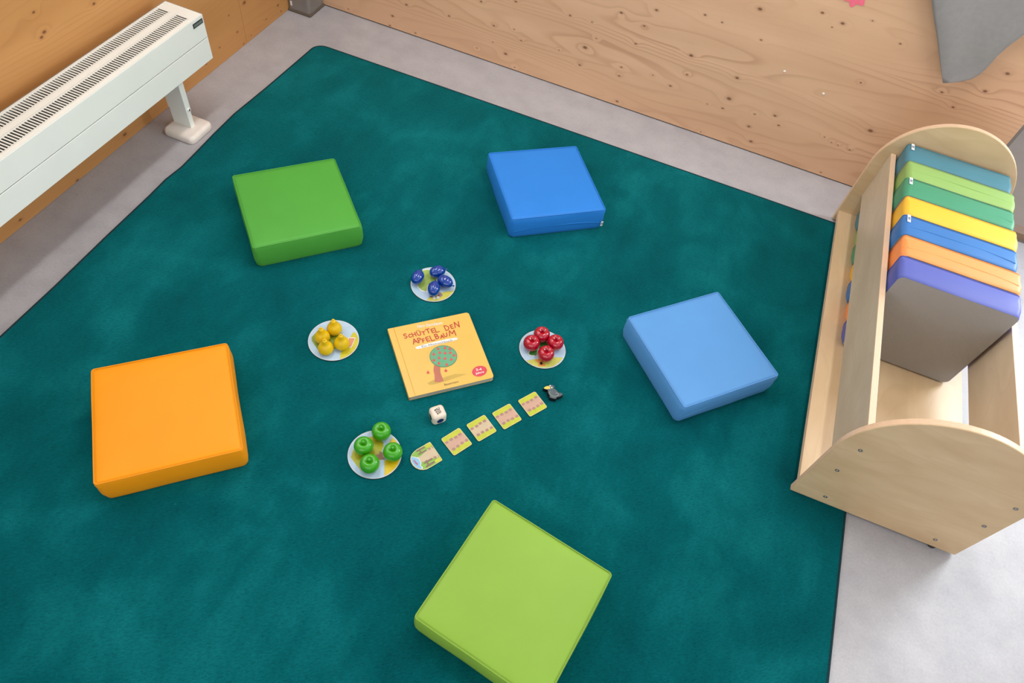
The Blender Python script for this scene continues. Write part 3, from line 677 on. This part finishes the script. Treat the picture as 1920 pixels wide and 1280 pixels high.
for q, kind, lb in cards:
    W = [at(*zc(*p), ZK) for p in q]; c = sum(W, Vector())/4
    d = (W[1]-W[0])+(W[2]-W[3]); rz = math.atan2(d.y, d.x)
    t = thing('path_card', 'lime-edged square '+lb, 'game card', (c.x, c.y, 0), rz, 'path cards in a row')
    a = CW/2
    prism('board', rrect(a, a, 0.005, 4), 0.0002, ZK-0.0006, P_edge, t)
    prism('face', rrect(a-0.0006, a-0.0006, 0.005, 4), ZK-0.0006, ZK, P_cream, t)
    flat('grass_print', [rrect(a-0.0020, a-0.0020, 0.004, 4)], ZK+0.0002, P_lime, t)
    rng = random.Random(lb)
    top = [(-a+0.0025+i*(2*a-0.005)/16, a*0.47+rng.uniform(-0.0012, 0.0012)) for i in range(17)]
    bot = [(-a+0.0025+i*(2*a-0.005)/16, -a*0.48+rng.uniform(-0.0012, 0.0012)) for i in range(17)]
    flat('path_print', [top+bot[::-1]], ZK+0.0004, P_path[kind], t)
    st = []
    for yy, x0 in ((a*0.40, -0.75), (-a*0.42, -0.62)):
        for i in range(4):
            cx = (x0+i*0.46)*a+rng.uniform(-.001, .001); cy = yy+rng.uniform(-.0012, .0012); w = 0.0050
            w2 = min(w, a-0.003-cx); st.append([(cx-w+0.5*(w+w2)*1.0+(p[0])*(w+w2)/2/w, cy+p[1]) for p in rrect(w, 0.0040, 0.0018, 3)])
        pass
    flat('stone_print', st, ZK+0.0006, P_stone, t)
# bridge card with the rounded end
zb = lambda L: [(765+a*0.0508, 820+b*0.0508) for a, b in L]
cb = at(*zb([(760, 700)])[0], ZK)
def loc2(L, c=cb, z=ZK): return [((at(px, py, z)-c).x, (at(px, py, z)-c).y) for px, py in L]
t = thing('path_card', 'path card with a rounded end, blue water and brown bridge rails', 'game card', (cb.x, cb.y, 0), 0, 'path cards in a row')
outline = zb([(800,165),(840,190),(1255,795),(1265,830),(1230,860),(860,1080),(700,1165),(560,1195),(420,1180),(290,1125),(180,1030),(110,910),(85,790),(105,690),(150,600),(220,520),(330,430),(560,300),(700,215)])
oc = loc2(outline); prism('board', [(p[0]*1.015, p[1]*1.015) for p in oc], 0.0002, ZK-0.0006, P_edge, t); prism('face', oc, ZK-0.0006, ZK, P_cream, t)
def pr(nm, mt, L, k): return flat(nm, [loc2(zb(L))], ZK+0.0002*k, mt, t)
pr('grass_print', plain('print_grass', (140, 190, 70), 0.5), [(800,190),(835,215),(1240,800),(1235,835),(860,1060),(690,1140),(560,1170),(420,1160),(300,1105),(200,1015),(130,900),(110,790),(125,690),(170,605),(240,525),(340,445),(560,320)], 1)
pr('path_print', P_path[1], [(690,470),(860,340),(930,370),(1170,700),(1060,760),(900,760),(560,900),(500,900),(370,740),(520,640)], 2)
pr('grass_corner_print', P_lime, [(800,195),(840,225),(870,300),(800,360),(680,395),(610,310)], 2); pr('grass_corner_print', P_lime, [(1165,715),(1238,805),(1225,835),(1040,930),(980,850)], 2)
pr('water_outline_print', P_white, [(115,705),(190,705),(260,715),(320,745),(370,720),(440,830),(500,935),(470,1030),(550,1100),(530,1165),(420,1160),(300,1105),(200,1015),(130,900),(110,790)], 3)
pr('water_print', plain('print_water', (140, 196, 232), 0.45), [(125,735),(190,728),(250,738),(320,775),(365,760),(420,850),(470,935),(440,1030),(515,1105),(500,1155),(420,1145),(300,1090),(210,1005),(145,900),(122,790)], 4)
P_rail = plain('print_rail', (142, 104, 92), 0.5)
for k, L in enumerate(([(590,335),(630,375),(400,500),(330,530),(290,525),(340,470)], [(665,450),(695,495),(480,600),(400,640),(355,630),(420,580)], [(875,755),(920,800),(690,930),(600,970),(565,965),(620,900)], [(965,870),(1000,920),(780,1050),(700,1105),(650,1085),(700,1020)])):
    pr('rail_print', P_rail, L, 5)
for L in ([(400,420),(440,400),(480,530),(440,550)], [(650,850),(690,835),(770,975),(720,1000)]): pr('rail_post_print', P_rail, L, 6)
for L in ([(735,395),(810,375),(850,425),(780,475)], [(870,340),(900,325),(940,385),(905,395)], [(930,715),(1020,680),(1075,740),(985,795)], [(1085,660),(1110,645),(1155,700),(1130,715)]): pr('stone_print', P_stone, L, 3)
ps = loc2(zb([(215, 850), (360, 1010)])); dx, dy = ps[1][0]-ps[0][0], ps[1][1]-ps[0][1]
lettering('logo_print', [('HABA', (ps[0][0]+ps[1][0])/2, (ps[0][1]+ps[1][1])/2, math.atan2(dy, dx), 0.0052, math.hypot(dx, dy)*1.05, 0.03, 0)], ZK+0.0010, plain('print_logo_red', (206, 30, 70), 0.5), t)

# ---------------------------------------------------------------- crow piece
zw = lambda L: [(1010+a*0.0390625, 710+b*0.0390625) for a, b in L]
ZW = 0.0150; cw = at(*zw([(720, 620)])[0], ZW)
crow = thing('crow_token', 'flat wooden crow game piece with a yellow beak lying at the path end', 'game piece', (cw.x, cw.y, 0))
M_crow = plain('crow_black', (16, 16, 20), 0.5, 0.4); M_crowtop = plain('crow_slate', (86, 100, 108), 0.5, 0.4, var=0.1, scale=120)
ol = [(220,440),(330,350),(470,325),(495,285),(620,275),(740,320),(768,380),(712,450),(800,490),(900,590),(980,665),(1130,690),(1185,750),(1120,805),(1040,850),(950,880),(860,885),(840,972),(680,950),(508,890),(545,830),(470,720),(432,640),(440,520),(390,512),(280,485)]
co_ = loc2(zw(ol), cw, ZW)
prism('body', co_, 0.0003, ZW-0.0002, M_crow, crow, bev=0.0012)
ins = [(p[0]*0.94, p[1]*0.94) for p in co_]
flat('slate_print', [ins], ZW, M_crowtop, crow)
wf = lambda nm, L, mt, k: flat(nm, [loc2(zw(L), cw, ZW)], ZW+0.0002*k, mt, crow)
wf('beak_print', [(235,440),(340,362),(470,340),(545,400),(575,480),(480,490),(390,500),(290,475)], plain('beak_yellow', (236, 214, 92), 0.5), 1)
wf('eye_print', circle(548, 335, 36, 12), P_white, 2); wf('eye_print', circle(628, 420, 36, 12), P_white, 2)
wg = [Vector((p[0], p[1], ZW+0.0002)) for p in loc2(zw([(550,595),(520,650),(545,730),(620,800),(720,832),(840,830),(920,795),(955,745),(910,695),(820,675)]), cw, ZW)]
tube('wing_line', spline([tuple(v) for v in wg], 3), 0.0004, plain('wing_cream', (216, 220, 176), 0.5), crow, n=6)

# ---------------------------------------------------------------- die
DIE_ROT = 47; cd = at(820.5, 777.5, 0.0205); DS = 0.0430
dv = at(845, 770, 0.038)-at(815, 786, 0.038)
die = thing('wooden_die', 'pale wooden game die with a basket symbol on top', 'die', (cd.x, cd.y, 0), math.radians(DIE_ROT))
bm = bmesh.new(); add_box(bm, -DS/2, DS/2, -DS/2, DS/2, 0.0002, DS, bev=0.0105, seg=6)
o = bm_obj('body', bm, plain('die_wood', (246, 228, 208), 0.42, 0.4, var=0.06, scale=80), die, smooth=True)
for nm, mt, rot, loc in (('blue_dot', plain('dot_blue', (16, 36, 110), 0.4), (PI/2, 0, 0), (0, -DS/2-0.0002, DS*0.5)), ('green_dot', plain('dot_green', (10, 44, 20), 0.4), (PI/2, 0, -PI/2), (-DS/2-0.0002, 0, DS*0.5)), ('red_dot', plain('dot_red', (190, 30, 30), 0.4), (PI/2, 0, PI/2), (DS/2+0.0002, 0, DS*0.5))):
    g = flat(nm, [circle(0, 0, DS*0.24, 20)], 0.0, mt, die); g.rotation_euler = rot; g.location = loc
bm = bmesh.new()
def quad(x0, x1, y0, y1, z): bm.faces.new([bm.verts.new(p) for p in ((x0, y0, z), (x1, y0, z), (x1, y1, z), (x0, y1, z))])
z = DS+0.0002
for r in range(5):
    for c_ in range(4):
        if (r+c_) % 2 == 0: quad(-0.0066+c_*0.0032, -0.0066+(c_+1)*0.0032, -0.0085+r*0.0030, -0.0085+(r+1)*0.0030, z)
for e_ in ((-0.0072, -0.0064, -0.0088, 0.0062), (0.0060, 0.0068, -0.0088, 0.0062), (-0.0072, 0.0068, -0.0095, -0.0085), (-0.0072, 0.0030, 0.0062, 0.0084), (0.0066, 0.0095, 0.0030, 0.0042), (0.0086, 0.0096, 0.0030, 0.0080), (0.0045, 0.0096, 0.0072, 0.0084)): quad(*e_, z+0.0001)
bm_obj('basket_symbol', bm, P_black, die).rotation_euler = (0, 0, math.radians(150-90-DIE_ROT))

# ---------------------------------------------------------------- picture book
TB = 0.0170
bk = [at(*zc(*p), TB) for p in ((513, 415), (975, 323), (1108, 690), (632, 808))]
bc = sum(bk, Vector())/4; d = (bk[1]-bk[0])+(bk[2]-bk[3]); brz = math.atan2(d.y, d.x)
BW, BH = 0.262, 0.2565
book = thing('picture_book', 'yellow square board book with red title and apple tree cover', 'book', (bc.x, bc.y, 0), brz)
M_cover = plain('cover_yellow', (240, 194, 90), 0.36, 0.45, var=0.03, scale=10); M_pages = plain('page_board', (206, 202, 196), 0.7, 0.2)
def rr_side(a, b, rr_, rl=0.0006):
    o = []
    for cx, cy, s, r in ((a-rr_, b-rr_, 0, rr_), (-a+rl, b-rl, 90, rl), (-a+rl, -b+rl, 180, rl), (a-rr_, -b+rr_, 270, rr_)):
        for i in range(6): tt = math.radians(s+18*i); o.append((cx+r*math.cos(tt), cy+r*math.sin(tt)))
    return o
prism('back_cover', rr_side(BW/2, BH/2, 0.009), 0.0003, 0.0018, M_cover, book)
pgs = prism('page_block', [(p[0]+0.001, p[1]) for p in rr_side(BW/2-0.0015, BH/2-0.0006, 0.009)], 0.0018, TB-0.0018, M_pages, book)
for i in range(5):
    zz = 0.0042+i*0.0022; prism('page_joint', [(p[0]+0.0012, p[1]) for p in rr_side(BW/2-0.0014, BH/2-0.0004, 0.009)], zz, zz+0.0003, plain('page_joint_grey', (160, 154, 148), 0.8), pgs)
fc_ = prism('front_cover', [(p[0], p[1]) for p in rr_side(BW/2, BH/2, 0.009)], TB-0.0018, TB, M_cover, book, bev=0.0005)
box('spine', (-BW/2-0.0008, -BW/2+0.0004, -BH/2+0.0004, BH/2-0.0004, 0.0003, TB-0.0002), M_cover, book, 0.0003)
box('hinge_groove', (-BW/2+0.0175, -BW/2+0.0192, -BH/2+0.0003, BH/2-0.0003, TB-0.0004, TB+0.00015), plain('hinge_ochre', (216, 160, 34), 0.45), fc_)
def bl(L, s=0.14845, x0=720, y0=570): return [to_local(at(x0+a*s, y0+b*s, TB), (bc.x, bc.y, 0), brz) for a, b in L]
def t3(L): return bl(L, 0.0729167, 740, 590)
R_ink = plain('ink_red', (198, 48, 34), 0.4); W_ink = plain('ink_white', (246, 244, 236), 0.4); G_ink = plain('ink_grey', (104, 100, 122), 0.4); K_ink = plain('ink_brown', (84, 64, 34), 0.4)
STROKES = {
 'S': [[(0.92,0.86),(0.6,1.0),(0.22,0.92),(0.1,0.72),(0.3,0.56),(0.7,0.46),(0.9,0.26),(0.72,0.06),(0.35,0.0),(0.05,0.12)]],
 'C': [[(0.95,0.82),(0.6,1.0),(0.2,0.82),(0.02,0.48),(0.2,0.14),(0.6,0.0),(0.98,0.14)]],
 'H': [[(0.05,1.0),(0.1,0.0)],[(0.9,1.0),(0.95,0.0)],[(0.08,0.5),(0.92,0.52)]],
 'U': [[(0.0,1.0),(0.05,0.4),(0.2,0.08),(0.5,0.0),(0.82,0.1),(0.95,0.4),(1.0,1.0)]],
 'T': [[(0.0,0.97),(1.0,1.0)],[(0.5,1.0),(0.52,0.0)]],
 'E': [[(0.95,1.0),(0.05,0.97),(0.1,0.0),(1.0,0.02)],[(0.08,0.5),(0.85,0.52)]],
 'L': [[(0.05,1.0),(0.1,0.0),(1.0,0.04)]],
 'D': [[(0.1,0.0),(0.05,1.0),(0.5,0.93),(0.9,0.65),(0.92,0.35),(0.6,0.06),(0.1,0.0)]],
 'N': [[(0.05,0.0),(0.08,1.0),(0.9,0.0),(0.95,1.0)]],
 'A': [[(0.0,0.0),(0.5,1.0),(1.0,0.0)],[(0.2,0.36),(0.82,0.38)]],
 'P': [[(0.1,0.0),(0.05,1.0),(0.6,0.98),(0.95,0.78),(0.7,0.52),(0.1,0.46)]],
 'F': [[(0.1,0.0),(0.08,1.0),(0.95,1.0)],[(0.1,0.52),(0.8,0.54)]],
 'B': [[(0.08,0.0),(0.05,1.0),(0.6,0.97),(0.82,0.78),(0.6,0.56),(0.1,0.52)],[(0.1,0.52),(0.7,0.5),(0.98,0.28),(0.7,0.03),(0.08,0.0)]],
 'M': [[(0.0,0.0),(0.12,1.0),(0.5,0.35),(0.88,1.0),(1.0,0.0)]]}
STROKES['Ü'] = STROKES['U']+[[(0.25,1.2),(0.3,1.24)],[(0.72,1.2),(0.77,1.24)]]
WIDTH = {'S':0.62,'C':0.7,'H':0.72,'Ü':0.72,'U':0.72,'T':0.8,'E':0.6,'L':0.6,'D':0.7,'N':0.72,'A':0.8,'P':0.62,'F':0.6,'B':0.62,'M':0.95}
def stroke_text(name, items, z, wd, mat, parent):
    V, F = [], []; lvl = 0
    for ch, x, y, rot, h in items:
        c, s = math.cos(rot), math.sin(rot); w = WIDTH[ch]*h
        for st_ in STROKES[ch]:
            P = [Vector(((u-0.5)*w*c-(v-0.5)*h*s+x, (u-0.5)*w*s+(v-0.5)*h*c+y)) for u, v in st_]
            for a_, b_ in zip(P, P[1:]):
                d_ = (b_-a_).normalized(); n_ = Vector((-d_.y, d_.x))*wd/2; lvl += 1; zz = z+lvl*2.5e-6; k = len(V)
                for sgn, p_ in ((1, b_), (-1, a_)):
                    for q in range(6):
                        t_ = math.radians(-90+36*q); e_ = d_*math.cos(t_)*sgn*wd/2+n_*math.sin(t_)*sgn; V.append((p_.x+e_.x, p_.y+e_.y, zz))
                F.append(tuple(range(k, k+12)))
    return mesh_obj(name, V, F, mat, parent)
items = []
def let(ch, cx, cy, h, tilt):
    (x, y), (xa, ya), (xb, yb) = t3([(cx, cy), (cx, cy-h/2), (cx, cy+h/2)])
    items.append((ch, x, y, math.radians(tilt), math.hypot(xa-xb, ya-yb)))
for ch, cx, cy, h, ti in (('S',275,545,112,3),('C',395,540,84,0),('H',495,508,104,2),('Ü',622,480,104,6),('T',745,472,84,-2),('T',855,420,108,3),('E',980,410,98,4),('L',1082,384,128,2),('D',1340,335,132,3),('E',1470,305,96,2),('N',1597,252,138,-4),
                          ('A',520,680,128,4),('P',640,652,112,4),('F',742,662,86,3),('E',848,625,108,4),('L',965,598,132,2),('B',1082,555,122,4),('A',1217,560,86,-2),('U',1305,518,96,0),('M',1480,470,136,-6)): let(ch, cx, cy, h, ti)
stroke_text('title_lettering', items, TB+0.0004, 0.0030, R_ink, fc_)
def line(nm, txt, p0, p1, h, mat, bold, shear, z, conv=t3):
    a, b = conv([p0, p1]); return lettering(nm, [(txt, (a[0]+b[0])/2, (a[1]+b[1])/2, math.atan2(b[1]-a[1], b[0]-a[0]), h, math.hypot(b[0]-a[0], b[1]-a[1]), bold, shear)], z, mat, fc_)
line('author_lettering', 'Nico Sternbaum', (575, 305), (1225, 205), 0.0118, W_ink, 0.012, 0.25, TB+0.0004)
flat('brush_stripe', [t3([(525,838),(600,808),(850,738),(1100,680),(1350,622),(1560,590),(1622,598),(1600,645),(1500,675),(1250,730),(1000,790),(750,850),(600,884),(555,874)])], TB+0.0004, W_ink, fc_)
line('subtitle_lettering', '- Ein Mitmachbuch -', (620, 838), (1555, 636), 0.0074, G_ink, 0.0, 0, TB+0.0006)
flat('meadow_print', [bl([(545,1000),(620,960),(760,925),(900,880),(1040,885),(930,920),(800,965),(650,1010),(580,1020)])], TB+0.0003, plain('ink_ochre', (206, 170, 70), 0.4), fc_)
flat('trunk_print', [bl([(632,770),(710,790),(712,860),(725,900),(755,970),(700,985),(640,985),(640,900),(625,840)])], TB+0.0005, plain('ink_trunk', (196, 110, 84), 0.4), fc_)
cxp, cyp = 750, 660
flat('crown_outline_print', [bl([(cxp+174*math.cos(2*PI*i/36), cyp+138*math.sin(2*PI*i/36)) for i in range(36)])], TB+0.0006, plain('ink_darkgreen', (62, 122, 88), 0.4), fc_)
flat('crown_print', [bl([(cxp+168*math.cos(2*PI*i/36), cyp+132*math.sin(2*PI*i/36)) for i in range(36)])], TB+0.0008, plain('ink_green', (98, 172, 128), 0.4), fc_)
ap = [(683,566),(770,557),(833,568),(630,637),(705,615),(773,622),(838,617),(885,650),(697,683),(772,690),(852,702),(630,712),(694,750),(793,766),(557,865),(782,843)]
for x, y in ap:
    flat('apple_print', [bl([(x+18*math.cos(2*PI*i/10), y+15*math.sin(2*PI*i/10)) for i in range(10)]), bl([(x-10, y-26), (x-4, y-28), (x+1, y-17), (x-5, y-16)])], TB+0.0010, plain('ink_apple', (222, 70, 74), 0.4), fc_)
for s_ in (1, -1):
    for rr_ in (192, 208):
        pts = [(*q, TB+0.0003) for q in bl([(cxp+s_*rr_*math.cos(math.radians(a)), cyp+(rr_-30)*math.sin(math.radians(a))) for a in range(-20, 21, 5)])]
        tube('motion_line_print', pts, 0.0004, plain('ink_pale', (250, 222, 140), 0.4), fc_, n=5)
flat('age_badge_print', [bl([(1206+94*math.cos(2*PI*i/28), 847+68*math.sin(2*PI*i/28-0.15)) for i in range(28)])], TB+0.0004, plain('ink_badge', (224, 66, 84), 0.4), fc_)
line('age_lettering', '2-4', (1160, 830), (1232, 820), 0.0085, W_ink, 0.02, 0, TB+0.0006, bl)
line('age_lettering', 'Jahre', (1156, 882), (1264, 856), 0.0085, W_ink, 0.02, 0, TB+0.0006, bl)
line('publisher_lettering', 'Bassermann', (762, 1018), (940, 976), 0.0072, K_ink, 0.0, 0, TB+0.0004, bl)
